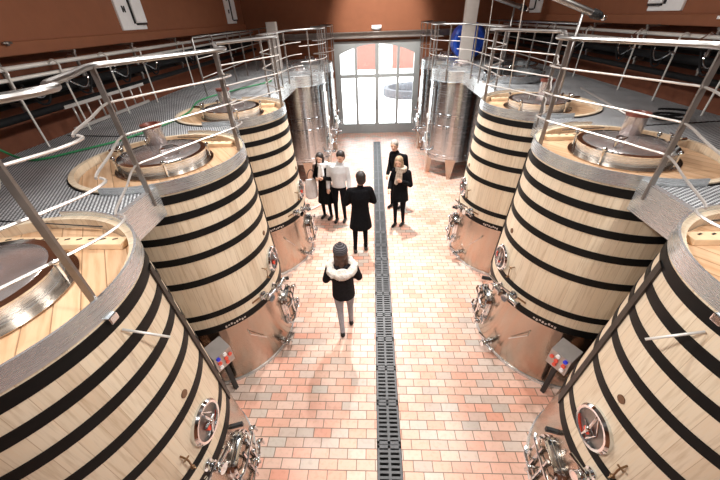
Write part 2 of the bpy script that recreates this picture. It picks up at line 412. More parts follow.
# courtyard beyond the glass
b = MB(); b.box((2, 32, -.12), (50, 35.6, .1)); struct(b.build('ground', 'courtyard_gravel'), 'pale courtyard beyond the glass door')
r = empty('stone_basin', (2.3, 22.4, -.07), label='round stone basin in the pale courtyard beyond the glass', cat='fountain')
b = MB(); b.lathe([(1.45, 0), (1.6, .02), (1.6, .45), (1.3, .45), (1.3, .15), (1.2, 0)], n=48); b.build('rim', 'courtyard_stone', r)
b = MB(); b.ball((.1, 0, .35), .5, 6, (1.3, 1, .8)); b.ball((-.5, .2, .25), .35, 5); b.build('rock', 'courtyard_stone', r)
r = empty('outbuilding', (1.0, 36, -.07), label='outbuilding with red and cream walls seen through the door panes', cat='building')
b = MB(); b.box((0, 0, 2.0), (16, 3, 4)); b.build('wall', 'barn_cream', r)
for x in (-1.6, 1.9):
    b = MB(); b.box((x, -1.52, 1.7), (2.0, .1, 3.4)); b.build('shutter', 'barn_red', r)
# drain grates: half-metre modules
def make_grate():
    b = MB(); L = .5; W = .278
    for x in (-W/2+.012, W/2-.012, 0): b.box((x, 0, -.012), (.024 if x else .03, L, .024))
    n = 9
    for i in range(n+1): b.box((0, -L/2+.012+(L-.024)*i/n, -.014), (W, .026, .02))
    b.box((0, -L/2+.02, -.012), (W, .03, .024)); b.box((0, L/2-.02, -.012), (W, .03, .024))
    return b.build('drain_grate', 'cast_iron')
g0 = make_grate(); tag(g0, 'slotted iron drain grate set in the brick floor channel down the middle of the aisle', 'drain grate', 'drain grates along the aisle')
y = 12.63; first = True
while y > -.3:
    g = g0 if first else g0.copy()
    if not first: C.objects.link(g)
    g.location = (.165, y, 0); first = False; y -= .507
# ------------------------------------------------------------------ oak vats
RT, RB, HV = .887, 1.04, 2.943
def rv(z): return RB+(RT-RB)*z/HV
def ringp(z0, z1, t0, t1): return [(rv(z0)+t0, z0), (rv(z0)+t1, z0), (rv(z1)+t1, z1), (rv(z1)+t0, z1)]
def make_vat(s):
    root = empty('oak_vat', (0, 0, 0))
    S = -s  # aisle direction sign
    def P(a, r, z): a = math.radians(a); return Vector((S*r*math.cos(a), r*math.sin(a), z))
    def Nn(a): a = math.radians(a); return Vector((S*math.cos(a), math.sin(a), .052)).normalized()
    def rng(a): # lathe angle for azimuth
        return math.radians(a) if S > 0 else PI-math.radians(a)
    b = MB(); b.lathe([(rv(1.0), 1.0), (rv(HV), HV), (rv(HV)-.05, HV), (rv(2.8)-.05, 2.8), (rv(1.0)-.06, 1.0)], n=104)
    b.build('staves', 'oak_staves', root)
    b = MB(); b.disc(RT-.055, 2.82, 2.865, n=64); b.build('head', 'oak_head', root)
    for z, h in ((2.80, .085), (2.60, .08), (2.375, .08), (2.11, .082), (1.785, .085), (1.28, .08), (1.05, .1)):
        b = MB(); b.lathe(ringp(z-h/2, z+h/2, -.004, .006), n=96); b.build('hoop', 'black_hoop', root)
    a0, a1 = sorted((rng(-98), rng(98)))
    b = MB(); b.lathe(ringp(2.865, 2.985, -.004, .012), a0, a1, n=64)
    ri = b.build('rim_band', 'brushed_steel', root)
    b = MB(); a0b, a1b = (a1, a0+2*PI); b.lathe(ringp(2.86, 2.93, -.002, .01), a0b, a1b, n=48); b.build('hoop', 'black_hoop', root)
    b = MB(); b.lathe([(rv(0)-.02, .04), (rv(0)-.005, .05), (rv(.99)-.012, .995), (rv(.99)-.05, .995), (rv(0)-.08, .04)], n=96); b.build('steel_base', 'base_steel', root)
    b = MB(); b.lathe([(rv(0)-.07, 0), (rv(0)+.012, 0), (rv(0)+.008, .045), (rv(0)-.07, .045)], n=96); b.build('base_ring', 'brushed_steel', root)
    # batten with slots on the head
    b = MB(); b.use('batten_wood'); b.box((0, .575, 2.89), (1.16, .10, .05), bev=.006)
    b.use('strap_wood')
    for i in range(12): b.box((-.5+i*.091, .59, 2.9155), (.035, .014, .004), Matrix.Rotation(.4, 3, 'Z'))
    b.build('batten', None, root)
    # hatch
    hc = (0, .02, 0)
    b = MB(); b.lathe([(.40, 2.865), (.51, 2.865), (.515, 2.88), (.41, 2.895), (.40, 2.895)], n=64, c=hc); fl = b.build('hatch_flange', 'base_steel', root)
    b = MB(); b.lathe([(.395, 2.87), (.44, 2.87), (.445, 2.96), (.45, 2.985), (.44, 2.995), (.395, 2.985)], n=64, c=hc); b.build('hatch_collar', 'brushed_steel', root)
    b = MB(); prof = [(.42*math.sin(t), 2.98+.06*math.cos(t)) for t in [PI/2*k/10 for k in range(10, -1, -1)]]
    b.lathe(prof[:-1]+[(.004, 3.035), (.004, 2.975), (.39, 2.975)], n=64, c=hc); lid = b.build('hatch_lid', 'dome_steel', root)
    b = MB(); b.lathe([(.405, 2.985), (.455, 2.985), (.458, 2.997), (.405, 3.0)], n=64, c=hc); b.build('clamp_ring', 'chrome', root)
    b = MB(); q = Matrix.Rotation(.7, 3, 'Z')
    b.tube([Vector((.18*S, -.12, 0))+q@Vector(p) for p in ((-.09, 0, 3.03), (-.09, 0, 3.085), (-.04, .03, 3.1), (.04, .03, 3.1), (.09, 0, 3.085), (.09, 0, 3.02))], .011)
    b.tube([Vector((.18*S, -.12, 0))+q@Vector(p) for p in ((-.09, 0, 3.085), (-.04, -.04, 3.1), (.04, -.04, 3.1), (.09, 0, 3.085))], .009)
    b.build('lid_handle', 'chrome', lid)
    for a in (20, 140, 215, 300):
        b = MB(); p = Vector((.475*math.cos(math.radians(a)), .02+.475*math.sin(math.radians(a)), 2.96)); b.tube([p+Vector((0, 0, -.09)), p+Vector((0, 0, .06))], .012)
        b.ball(p+Vector((0, 0, .065)), .024, 6); b.build('clamp_bolt', 'chrome', root)
    # overflow cup on the outer back part of the lid
    cx, cy = -S*.19, .27
    b = MB(); b.lathe([(.092, 3.0), (.102, 3.0), (.102, 3.22), (.092, 3.22)], n=32, c=(cx, cy, 0)); cup = b.build('overflow_cup', 'dome_steel', root)
    b = MB(); b.lathe([(.07, 3.21), (.112, 3.21), (.114, 3.245), (.08, 3.25), (.065, 3.215)], n=32, c=(cx, cy, 0)); b.disc(.066, 3.2, 3.215, (cx, cy, 0), 24); b.build('cup_rim', 'cap_brown', cup)
    # small valve stub at the outer side of the lid
    b = MB(); p0 = Vector((-S*.55, .1, 2.88)); b.tube([p0, p0+Vector((0, 0, .12))], .03, 12); b.tube([p0+Vector((0, 0, .1)), p0+Vector((-S*.16, .04, .1))], .022, 10); b.ball(p0+Vector((0, 0, .13)), .04, 8)
    b.tube([p0+Vector((0, -.08, .15)), p0+Vector((0, .08, .15))], .012); b.build('vent_valve', 'chrome', root)
    # strap down the side
    b = MB(); aw = 2.7; L = []
    for i in range(15):
        z = 1.0+1.78*i/14; L.append(z)
    for sg in range(14):
        z0, z1 = L[sg], L[sg+1]; vs = []
        for z in (z0, z1):
            for a in (29-aw, 29+aw):
                for t in (.002, .017): vs.append(b.bm.verts.new(P(a, rv(z)+t, z)))
        b.face([vs[1], vs[3], vs[7], vs[5]]); b.face([vs[0], vs[1], vs[5], vs[4]]); b.face([vs[2], vs[3], vs[7], vs[6]])
    b.build('side_strap', 'strap_wood', root)
    # porthole
    n = Nn(0); c = P(0, rv(1.46), 1.46); Q = frame(n)
    b = MB(); b.lathe([(.135, -.01), (.178, -.01), (.18, .02), (.165, .042), (.145, .04), (.135, .01)], n=48, c=c, axis=Q); ph = b.build('porthole', 'chrome', root)
    b = MB(); b.disc(.137, -.01, .008, c, 40, Q); b.build('porthole_plate', 'post_steel', ph)
    b = MB()
    def q3(x, y, z): return c+Q@Vector((x, y, z))
    b.tube([q3(-.015, .145, .03), q3(.01, 0, .06), q3(-.02, -.14, .03)], .012); b.tube([q3(-.06, .02, .05), q3(.06, -.01, .05)], .014)
    b.tube([q3(.0, .14, .03), q3(.07, .02, .035), q3(.02, -.13, .03)], .008); b.ball(q3(.005, .0, .055), .024, 8)
    b.build('porthole_yoke', 'chrome', ph)
    b = MB(); b.disc(.034, 0, .03, q3(-.01, -.055, .01), 8, Q); b.build('seal_tag', 'red_plastic', ph)
    b = MB(); b.disc(.032, -.005, .008, P(0, rv(1.89), 1.89), 20, frame(n)); b.build('bung', 'bung_brown', root)
    # sampling tap
    a = -17; m0 = P(a, rv(1.48), 1.52); nn = Nn(a)
    t = Vector((-S*math.sin(math.radians(a))*1, math.cos(math.radians(a)), 0))
    b = MB(); b.tube([m0, m0+nn*.06, m0+nn*.07+Vector((0, 0, -.03)), m0+nn*.06+Vector((0, 0, -.13)), m0+nn*.09+Vector((0, 0, -.15))], .007)
    b.tube([m0+nn*.06-t*.025, m0+nn*.06+t*.025], .007); b.ball(m0+nn*.06+Vector((0, 0, -.14)), .018, 6); b.build('sampling_tap', 'brass', root)
    # racking valve just under the lower hoop
    def valve(a, z, big, nm):
        m0 = P(a, rv(z), z); nn = Nn(a); t = Vector((-nn.y, nn.x, 0)).normalized()
        b = MB(); Qn = frame(nn)
        b.disc(.05*big, -.01, .015, m0, 20, Qn); b.tube([m0, m0+nn*.14*big], .028*big, 12); b.disc(.045*big, .045*big, .06*big, m0, 20, Qn)
        b.ball(m0+nn*.1*big, .043*big, 8); b.tube([m0+nn*.1*big, m0+nn*.1*big+t*.13*big], .024*big, 12); b.disc(.04*big, 0, .02*big, m0+nn*.1*big+t*.13*big, 16, frame(t))
        b.disc(.045*big, .14*big, .165*big, m0, 20, Qn)
        v = b.build(nm, 'chrome', root)
        b = MB(); b.tube([m0+nn*.1*big, m0+nn*.1*big+Vector((0, 0, .07*big)), m0+nn*.13*big-t*.13*big+Vector((0, 0, .09*big))], [.01*big, .012*big, .014*big]); b.build('valve_lever', 'chrome', v)
        return v
    valve(-25, 1.17, 1.1, 'racking_valve'); valve(-11, 1.12, 1.0, 'racking_valve'); valve(-20, .15, 1.0, 'drain_valve')
    # manway door on the steel base
    a = 5; zc = .47; m0 = P(a, rv(zc)-.01, zc); nn = Nn(a); Qn = frame(nn)
    def q4(x, y, z): return m0+Qn@Vector((x*.85, y*.9, z*.85))
    def rrect(w, h, r, k=5):
        o = []
        for cx_, cy_, st in ((w-r, h-r, 0), (-w+r, h-r, 1), (-w+r, -h+r, 2), (w-r, -h+r, 3)):
            for i in range(k+1): an = (st+i/k)*PI/2; o.append((cx_+r*math.cos(an), cy_+r*math.sin(an)))
        return o
    b = MB(); b.tube([q4(x, y, .05) for x, y in rrect(.22, .29, .1)], .03, 8, closed=True)
    b.tube([q4(x, y, .0) for x, y in rrect(.22, .29, .1)], .034, 8, closed=True); b.build('manway_frame', 'chrome', root)
    b = MB(); A = [b.bm.verts.new(q4(x, y, .085)) for x, y in rrect(.205, .275, .09)]; B2 = [b.bm.verts.new(q4(x*.8, y*.8, .11)) for x, y in rrect(.205, .275, .09)]; Z = [b.bm.verts.new(q4(x, y, .03)) for x, y in rrect(.205, .275, .09)]
    for i in range(len(A)):
        j = (i+1) % len(A); b.face([A[i], A[j], B2[j], B2[i]]); b.face([Z[i], Z[j], A[j], A[i]])
    b.face(B2); b.face(Z[::-1]); dr = b.build('manway_door', 'base_steel', root)
    b = MB()
    for y in (.17, -.17): b.tube([q4(-.27, y, .1), q4(-.2, y, .14), q4(.2, y, .14), q4(.27, y, .1)], .017, 8)
    b.tube([q4(-.06, -.3, .13), q4(-.06, .3, .13)], .018, 8); b.tube([q4(.08, -.3, .13), q4(.08, .3, .13)], .018, 8)
    b.build('door_yoke', 'chrome', dr)
    for y in (.17, -.17):
        b = MB()
        b.ball(q4(.27, y, .12), .035, 7); b.tube([q4(.27, y-.06, .17), q4(.27, y+.06, .17)], .012); b.tube([q4(.27, y, .1), q4(.27, y, .18)], .014)
        b.build('wing_nut', 'chrome', dr)
    b = MB(); b.tube([q4(.01, -.05, .11), q4(.01, -.05, .2)], .02, 10); b.tube([q4(-.07, -.05, .2), q4(.09, -.05, .2)], .014); b.build('door_handle', 'chrome', dr)
    b = MB(); b.box(P(14, rv(.86)+.015, .86), (.03, .05, .16), frame(Nn(14)) @ Matrix.Rotation(0, 3, 'X')); b.build('hinge', 'black_rubber', root)
    # thermometer pocket low on the base
    b = MB(); p = P(-45, rv(.8), .8)
    b.tube([p+Vector((0, 0, 0)), p+Nn(-45)*.05+Vector((0, 0, -.04)), P(-34, rv(.55)+.03, .5)], .007); b.build('thermometer_probe', 'chrome', root)
    # pale stamped marks on the lowest hoop
    b = MB()
    for i, aa in enumerate(range(-58, -43, 2)):
        b.box(P(aa, rv(1.045)+.0105, 1.045+.008*((i*7) % 3-1)), (.022, .02 if i % 2 else .03, .003), frame(Nn(aa)))
    b.build('stamped_mark', 'rod_steel', root)
    # short labelled plate
    b = MB(); b.box(P(-32, rv(1.17)+.006, 1.17), (.12, .025, .006), frame(Nn(-32))); b.build('name_plate', 'brass', root)
    return root
VAT = {-1: 2.55, 1: 2.55}
VY = [1.277, 3.469, 5.661]
names = ['nearest the camera', 'second from the camera', 'third from the camera']
for s in (-1, 1):
    proto = make_vat(s); side = 'left' if s < 0 else 'right'
    for i, y in enumerate(VY):
        o = proto if i == 0 else copy_tree(proto)
        o.location = (X(s, 2.55), y, 0)
        tag(o, 'black-hooped pale oak vat on the %s side, %s' % (side, names[i]), 'vat', 'oak wine vats on the %s side' % side)
    # level rod only on the nearest vat
# done after copies so it stays on the first vat of each side
for o in [o for o in C.objects if o.name.startswith('oak_vat') and abs(o.location.y-1.277) < .01]:
    s = -1 if o.location.x < 0 else 1; S = -s
    b = MB(); b.tube([(S*.905, -.08, 2.73), (S*1.09, .0, 2.56)], .008); b.build('level_rod', 'white_pipe', o)
    b = MB(); b.box((S*.905, -.09, 2.84), (.035, .06, .05), bev=.006); b.build('rod_clip', 'chrome', o)
# ------------------------------------------------------------------ stainless tanks
def make_tank(s, r=.75):
    root = empty('steel_tank', (0, 0, 0)); S = -s
    def P(a, rr, z): a = math.radians(a); return Vector((S*rr*math.cos(a), rr*math.sin(a), z))
    b = MB(); b.lathe([(r, .62), (r, 2.66), (r-.02, 2.66), (r-.02, .62)], n=80); b.build('shell', 'tank_steel', root)
    b = MB(); b.lathe([(r+.002, .64), (r-.03, .56), (.12, .38), (.12, .36), (r, .55), (r+.004, .62)], n=64); b.build('cone_bottom', 'tank_steel', root)
    b = MB(); b.lathe([(r-.03, 2.66), (r+.0, 2.7), (r+.0, 2.95), (r-.02, 2.96), (r-.04, 2.7)], n=80); b.build('upper_band', 'brushed_steel', root)
    for z, t in ((2.68, .035), (1.87, .016), (1.80, .012), (1.56, .016), (1.50, .012), (.66, .014), (.72, .012)):
        b = MB(); b.lathe([(r-.002, z-.018), (r+t, z-.01), (r+t, z+.01), (r-.002, z+.018)], n=80); b.build('band', 'chrome', root)
    b = MB(); b.lathe([(.2, 2.99), (.2, 3.01), (r-.005, 2.955), (r-.005, 2.93)], n=64); b.disc(.205, 2.985, 3.0, n=32); rf = b.build('roof', 'brushed_steel', root)
    b = MB(); b.lathe([(.2, 3.0), (.22, 3.0), (.22, 3.07), (.004, 3.1), (.004, 3.06), (.2, 3.06)], n=32); b.tube([(-.15, .1, 3.06), (-.15, .1, 3.13), (.15, -.1, 3.13), (.15, -.1, 3.06)], .012); b.build('manway_lid', 'dome_steel', rf)
    for a in (-80, -10, 100, 190):
        b = MB(); A = math.radians(a); u = Vector((S*math.cos(A), math.sin(A), 0)); t = Vector((-u.y, u.x, 0))
        for (z0, w0), (z1, w1) in (((0, .05), (.62, .15)),):
            vs = [b.bm.verts.new(u*(r-.12+dd)+t*w*sg+Vector((0, 0, z))) for z, w in ((z0, w0), (z1, w1)) for sg in (-1, 1) for dd in (0, .13)]
            for q in ((0, 1, 3, 2), (4, 6, 7, 5), (0, 4, 5, 1), (2, 3, 7, 6), (0, 2, 6, 4), (1, 5, 7, 3)): b.face([vs[k] for k in q])
        b.build('leg', 'base_steel', root)
    # front fittings towards the aisle
    Q = frame(P(0, 1, 0))
    def q(x, y, z, a=0, zc=1.0): return P(a, r, zc)+frame(P(a, 1, 0))@Vector((x, y, z))
    b = MB(); b.tube([q(.17*math.cos(k*PI/12), .23*math.sin(k*PI/12), .04) for k in range(24)], .028, 8, closed=True); b.tube([q(.17*math.cos(k*PI/12), .23*math.sin(k*PI/12), .0) for k in range(24)], .03, 8, closed=True); b.build('manway_frame', 'chrome', root)
    b = MB(); vs = [b.bm.verts.new(q(.16*math.cos(k*PI/12), .22*math.sin(k*PI/12), .07)) for k in range(24)]; vz = [b.bm.verts.new(q(.16*math.cos(k*PI/12), .22*math.sin(k*PI/12), .0)) for k in range(24)]
    b.face(vs); b.face(vz[::-1])
    for k in range(24): b.face([vs[k], vz[k], vz[(k+1) % 24], vs[(k+1) % 24]])
    d = b.build('manway_door', 'brushed_steel', root)
    b = MB(); b.tube([q(-.22, 0, .08), q(0, 0, .12), q(.22, 0, .08)], .018); b.tube([q(0, 0, .1), q(0, 0, .2)], .02); b.tube([q(.08*math.cos(k*PI/6), .08*math.sin(k*PI/6), .2) for k in range(12)], .01, 6, closed=True); b.build('hand_wheel', 'chrome', d)
    b = MB(); b.tube([P(-14, r, 2.5), P(-14, r+.07, 2.48), P(-14, r+.07, .8), P(-14, r, .78)], .017); b.tube([P(-14, r, 1.65), P(-14, r+.07, 1.65)], .012); b.build('level_tube', 'white_pipe', root)
    for zz, aa in ((.8, -25), (.62, 12), (1.35, 14)):
        b = MB(); p = P(aa, r, zz); n = P(aa, 1, 0); b.tube([p, p+n*.16], .03, 10); b.ball(p+n*.1, .045, 7); b.disc(.045, .15, .17, p, 16, frame(n)); b.tube([p+n*.1, p+n*.1+Vector((0, 0, .08)), p+n*.2+Vector((0, -.08, .1))], .012); b.build('valve', 'chrome', root)
    b = MB(); b.lathe([(.001, 0), (.07, 0), (.07, .05), (.001, .05)], n=20, c=P(10, r, 1.68), axis=frame(P(10, 1, 0))); b.build('gauge', 'white_paint', root)
    return root
TY = [9.9, 12.15]
for s in (-1, 1):
    proto = make_tank(s); side = 'left' if s < 0 else 'right'
    for i, y in enumerate(TY):
        o = proto if i == 0 else copy_tree(proto); o.location = (X(s, 2.25), y, 0)
        tag(o, 'tall stainless steel tank on the %s side, %s' % (side, ('just beyond the last oak vat' if i == 0 else 'farthest, beside the glass door')), 'tank', 'stainless tanks by the door')
for (x, y, r, lb) in ((3.13, 8.05, .62, 'open topped stainless tank behind the third oak vat on the right, nearer of two'), (3.62, 9.45, .56, 'open topped stainless tank behind another open tank on the right, farther of two')):
    root = empty('open_tank', (x, y, 0), label=lb, cat='tank', group='open topped tanks')
    b = MB(); b.lathe([(r, .02), (r, 3.06), (r-.02, 3.07), (r-.02, .05), (.01, .05), (.01, .02)], n=64); b.build('shell', 'tank_steel', root)
    b = MB(); b.lathe([(r, 3.05), (r+.02, 3.06), (r+.015, 3.085), (r-.025, 3.08)], n=64); b.build('rim', 'chrome', root)
    b = MB(); b.disc(r-.022, 2.85, 2.9); b.build('inside_shade', 'black_rubber', root)  # black disc below the rim stands in for shade inside the open tank
# ------------------------------------------------------------------ walkways
cells = [(-1.2, .18, None), (.18, 2.373, (2.55, 1.277, .905)), (2.373, 4.565, (2.55, 3.469, .905)), (4.565, 6.757, (2.55, 5.661, .905)), (6.757, 8.9, None), (8.9, 11.02, (2.25, 9.9, .765)), (11.02, 13.6, (2.25, 12.15, .765))]
DI, DO = 2.19, 4.6
for s in (-1, 1):
    side = 'left' if s < 0 else 'right'
    root = empty('walkway', (0, 0, 0), label='raised grey grating walkway around the vat tops on the %s side' % side, cat='walkway')
    holes = [(3.13, 8.05, .65), (3.62, 9.45, .59)] if s > 0 else []
    for y0, y1, c in cells:
        hole = None; full = False
        if c: hole = (c[0], c[1], c[2])
        for hx, hy, hr in holes:
            if y0 < hy < y1: hole = ((hx-AX)*s, hy, hr); full = True
        b = MB()
        if hole is None:
            b.prism([(X(s, DO), y0), (X(s, DI), y0), (X(s, DI), y1), (X(s, DO), y1)], ZD-.035, ZD)
        else:
            d, cy, r = hole; dx = DI-d
            if full: a_lo, a_hi = -PI, PI
            else:
                half = math.sqrt(r*r-dx*dx); a_lo = math.atan2(-half, dx); a_hi = -a_lo
            ang = [a_lo+(a_hi-a_lo)*k/72 for k in range(73)]
            for cx_, cy_ in ((DI, y0), (DI, y1), (DO, y0), (DO, y1)):
                t = math.atan2(cy_-cy, cx_-d)
                if a_lo < t < a_hi: ang.append(t)
            ang.sort(); inner = []; outer = []
            for a in ang:
                ca, sa = math.cos(a), math.sin(a)
                ts = []
                if ca > 1e-6: ts.append((DO-d)/ca)
                if ca < -1e-6: ts.append((DI-d)/ca if (DI-d)/ca > r-1e-4 else 1e9)
                if sa > 1e-6: ts.append((y1-cy)/sa)
                if sa < -1e-6: ts.append((y0-cy)/sa)
                t = min(ts); inner.append((X(s, d+r*ca), cy+r*sa)); outer.append((X(s, max(DI, d+t*ca)), cy+t*sa))
            for z in (ZD, ZD-.035):
                I = [b.bm.verts.new((x, y, z)) for x, y in inner]; O = [b.bm.verts.new((x, y, z)) for x, y in outer]
                for k in range(len(I)-1): b.face([I[k], I[k+1], O[k+1], O[k]])
                if z == ZD: I0, O0 = I, O
            for k in range(len(I)-1):
                b.face([I0[k], I0[k+1], I[k+1], I[k]]); b.face([O0[k], O0[k+1], O[k+1], O[k]])
        b.build('grating_panel', 'galvanised_grating', root)
    # fascia plates between the vats
    for y0, y1 in ((2.09, 2.66), (4.28, 4.85), (6.47, 9.19), (10.6, 11.45), (12.85, 13.6), (-.8, .47)):
        b = MB(); b.box((X(s, DI-.012), (y0+y1)/2, ZD-.11), (.012, y1-y0, .29)); b.box((X(s, DI+.01), (y0+y1)/2, ZD+.03), (.05, y1-y0, .008)); b.build('fascia_plate', 'brushed_steel', root)
    # joists and posts under the deck
    for y in (.1, 2.37, 4.56, 6.75, 8.85, 11.0, 13.3):
        b = MB(); b.box((X(s, 3.45), y, ZD-.11), (2.3, .07, .14)); b.build('joist', 'beam_steel', root)
        b = MB(); b.box((X(s, 4.45), y, (ZD-.18)/2), (.09, .09, ZD-.18)); b.build('support_post', 'beam_steel', root)
    for y in (2.37, 4.56): b = MB(); b.tube([(X(s, 2.25), y-.35, ZD+.006), (X(s, 4.5), y-.1, ZD+.006)], .006, 4); b.build('panel_seam', 'black_rubber', root)
# ------------------------------------------------------------------ guard rails around the vat tops
ZR = [3.71, 3.46, 3.21]; ZT = 3.96
def make_rail(s, last=False):
    # local y = 0 at the vat centre the segment ends on
    root = empty('guard_rail', (0, 0, 0))
    plan = [(1.79, -1.765), (1.85, -1.67), (1.99, -1.35), (2.175, -.95), (2.12, -.75), (1.94, -.32), (1.77, .03), (1.70, .22), (1.70, .38), (1.77, .435)]
    def path(z, pl=plan): return smooth_path([(s*d, y, z) for d, y in pl], 4)
    b = MB(); b.tube(path(ZT), .021, 10); b.build('top_rail', 'rail_steel', root)
    for z in ZR: b = MB(); b.tube(path(z), .0085, 6); b.build('mid_rail', 'rod_steel', root)
    for d, y, z0 in ((2.175, -.93, ZD-.1), (1.725, .165, 2.8), (2.02, -1.55, ZD+.05)):
        if z0 > ZD: continue
        b = MB(); ang = .3
        b.box((s*d, y, (z0+ZT)/2), (.042, .016, ZT-z0)); b.build('post', 'post_steel', root)
    return root
def make_far_rail(s, L=2.2):
    root = empty('guard_rail', (0, 0, 0))
    plan = [(1.86, -1.80), (2.0, -1.55), (2.05, -1.2), (1.85, -.9), (1.72, -.6), (1.62, -.1), (1.62, .35), (1.68, .45)]
    def path(z): return smooth_path([(s*d, y, z) for d, y in plan], 4)
    b = MB(); b.tube(path(ZT), .02, 8); b.build('top_rail', 'rail_steel', root)
    for z in (3.62, 3.27): b = MB(); b.tube(path(z), .0085, 6); b.build('mid_rail', 'rod_steel', root)
    for d, y in ((2.04, -1.3), (1.83, -.85), (1.63, -.25), (1.62, .3)):
        b = MB(); b.box((s*d, y, (ZD-.03+ZT)/2), (.03, .03, ZT-ZD+.03)); b.build('post', 'post_steel', root)
    return root
for s in (-1, 1):
    side = 'left' if s < 0 else 'right'
    pr = make_rail(s)
    for i, y in enumerate([1.277, 3.469, 5.661]):
        o = pr if i == 0 else copy_tree(pr); o.location = (AX, y, 0)
        tag(o, 'curved steel guard rail around the %s oak vat top on the %s side' % (['nearest', 'second', 'third'][i], side), 'railing', 'guard rails along the %s walkway' % side)
    for ch in pr.children:
        if ch.name.startswith('post') and max(v.co.y for v in ch.data.vertices) > 0: ch.location = (s*-.03, -.24, 0)
    # bay between the last oak vat and the first steel tank, then around the tanks
    root = empty('guard_rail', (AX, 7.85, 0), label='straight steel guard rail between third oak vat and steel tank, %s side' % side, cat='railing', group='guard rails along the %s walkway' % side)
    plan = [(1.84, -1.78), (2.05, -1.5), (2.17, -1.2), (2.17, .2), (2.1, .9), (1.9, 1.25)]
    b = MB(); b.tube(smooth_path([(s*d, y, ZT) for d, y in plan], 4), .02, 8); b.build('top_rail', 'rail_steel', root)
    for z in ZR: b = MB(); b.tube(smooth_path([(s*d, y, z) for d, y in plan], 4), .0085, 6); b.build('mid_rail', 'rod_steel', root)
    for d, y in ((2.17, -1.15), (2.17, -.6), (2.17, 0), (2.15, .6)):
        b = MB(); b.box((s*d, y, (ZD-.03+ZT)/2), (.03, .03, ZT-ZD+.03)); b.build('post', 'post_steel', root)
    for i, y in enumerate((10.9, 13.1)):
        root = empty('guard_rail', (AX, y, 0), label='steel guard rail in front of the %s steel tank on the %s side' % (('nearer', 'farther')[i], side), cat='railing', group='guard rails along the %s walkway' % side)
        plan = [(1.95, -1.8), (1.6, -1.4), (1.46, -1.0), (1.46, -.4), (1.6, .05), (1.95, .3)]
        b = MB(); b.tube(smooth_path([(s*d, yy, ZT) for d, yy in plan], 4), .02, 8); b.build('top_rail', 'rail_steel', root)
        for z in (3.62, 3.28): b = MB(); b.tube(smooth_path([(s*d, yy, z) for d, yy in plan], 4), .0085, 6); b.build('mid_rail', 'rod_steel', root)
        for d, yy in ((1.75, -1.6), (1.47, -1.0), (1.47, -.4), (1.75, .18)):
            b = MB(); b.box((s*d, yy, (ZD-.2+ZT)/2), (.028, .028, ZT-ZD+.2)); b.build('post', 'post_steel', root)
    # rear rail nearer the wall
    root = empty('guard_rail', (X(s, 3.55), 7.0, ZD), label='rear steel guard rail standing on the %s walkway grating near the wall' % side, cat='railing')
    b = MB(); b.tube([(0, 0, 0), (0, 0, 1.0), (0, .05, 1.03), (s*.1, 5.6, 1.03)], .02, 8); b.build('top_rail', 'rail_steel', root)
    for z in (.35, .68): b = MB(); b.tube([(0, 0, z), (s*.1, 5.6, z)], .009, 6); b.build('mid_rail', 'rod_steel', root)
    for k in range(1, 7): b = MB(); b.box((s*.1*k/6, k*.93, .51), (.028, .028, 1.02)); b.build('post', 'post_steel', root)
# ------------------------------------------------------------------ wall services
def pipe(name, pts, r, m, label, cat, group=None, n=10):
    b = MB(); b.tube(pts, r, n); return tag(b.build(name, m), label, cat, group)
for s in (-1, 1):
    side = 'left' if s < 0 else 'right'
    pipe('wall_pipe', [(X(s, 4.55), -3, 3.80), (X(s, 4.55), 13.9, 3.80)], .028, 'white_pipe', 'pale round pipe along the %s wall, uppermost of the run' % side, 'pipe')
    pipe('wall_pipe', [(X(s, 4.42), -3, 3.70), (X(s, 4.42), 13.9, 3.70)], .022, 'white_pipe', 'thinner pale pipe along the %s wall, second from top of the run' % side, 'pipe')
    for k, (d, z, r) in enumerate(((4.75, 3.62, .07), (4.6, 3.5, .06), (4.8, 3.4, .05), (4.55, 3.28, .045))):
        pipe('insulated_pipe', [(X(s, d), -3, z), (X(s, d), 13.9, z)], r, 'black_pipe', 'black insulated pipe along the %s wall, %s of the four black ones' % (side, ['top', 'second', 'third', 'lowest'][k]), 'pipe', 'black pipes on the %s wall' % side)
    yy = [3.0, 4.2, 5.4, 6.8, 8.4, 10.2, 12]
    for k, y in enumerate(yy):
        r = empty('pipe_bracket', (X(s, 4.62), y, 3.3), label='steel bracket holding the %s wall pipes, %s from the camera' % (side, ['nearest', 'second', 'third', 'fourth', 'fifth', 'sixth', 'farthest'][k]), cat='bracket', group='pipe brackets on the %s wall' % side)
        b = MB(); b.box((0, 0, .3), (.03, .04, .62)); b.box((s*.15, 0, .6), (.36, .04, .03)); b.box((s*.15, 0, .1), (.36, .04, .03)); b.build('bar', 'post_steel', r)
        b = MB(); b.tube([(-.2, .0, .43), (-.23, 0, .46), (-.1, 0, .56), (.0, 0, .52)], .01); b.build('clamp', 'chrome', r)
    for k, y in enumerate((4.0, 4.75, 5.7, 6.6, 8.2)):
        r = empty('dropper_pipe', (X(s, 4.38), y, ZD), label='thin pale dropper pipe with valve between %s wall pipes and grating, %s from the camera' % (side, ['nearest', 'second', 'third', 'fourth', 'farthest'][k]), cat='pipe', group='dropper pipes on the %s side' % side)
        b = MB(); b.tube(smooth_path([(0, 0, 0), (0, 0, .72), (0, .02, .86), (s*.08, .03, .92), (s*.16, .03, .87)], 4), .012, 8); b.build('tube', 'white_pipe', r)
        b = MB(); b.ball((0, 0, .66), .03, 6); b.tube([(0, 0, .66), (-s*.09, 0, .7)], .008); b.tube(smooth_path([(0, 0, .7), (-s*.06, .06, .62), (-s*.03, .25, .55), (0, .4, .62), (0, .42, .72)], 4), .009, 6); b.build('valve', 'chrome', r)
        b = MB(); b.tube(smooth_path([(0, .1, .72), (.0, .2, .50), (0, .35, .48), (0, .5, .72)], 4), .014, 6); b.build('loop_hose', 'black_pipe', r)
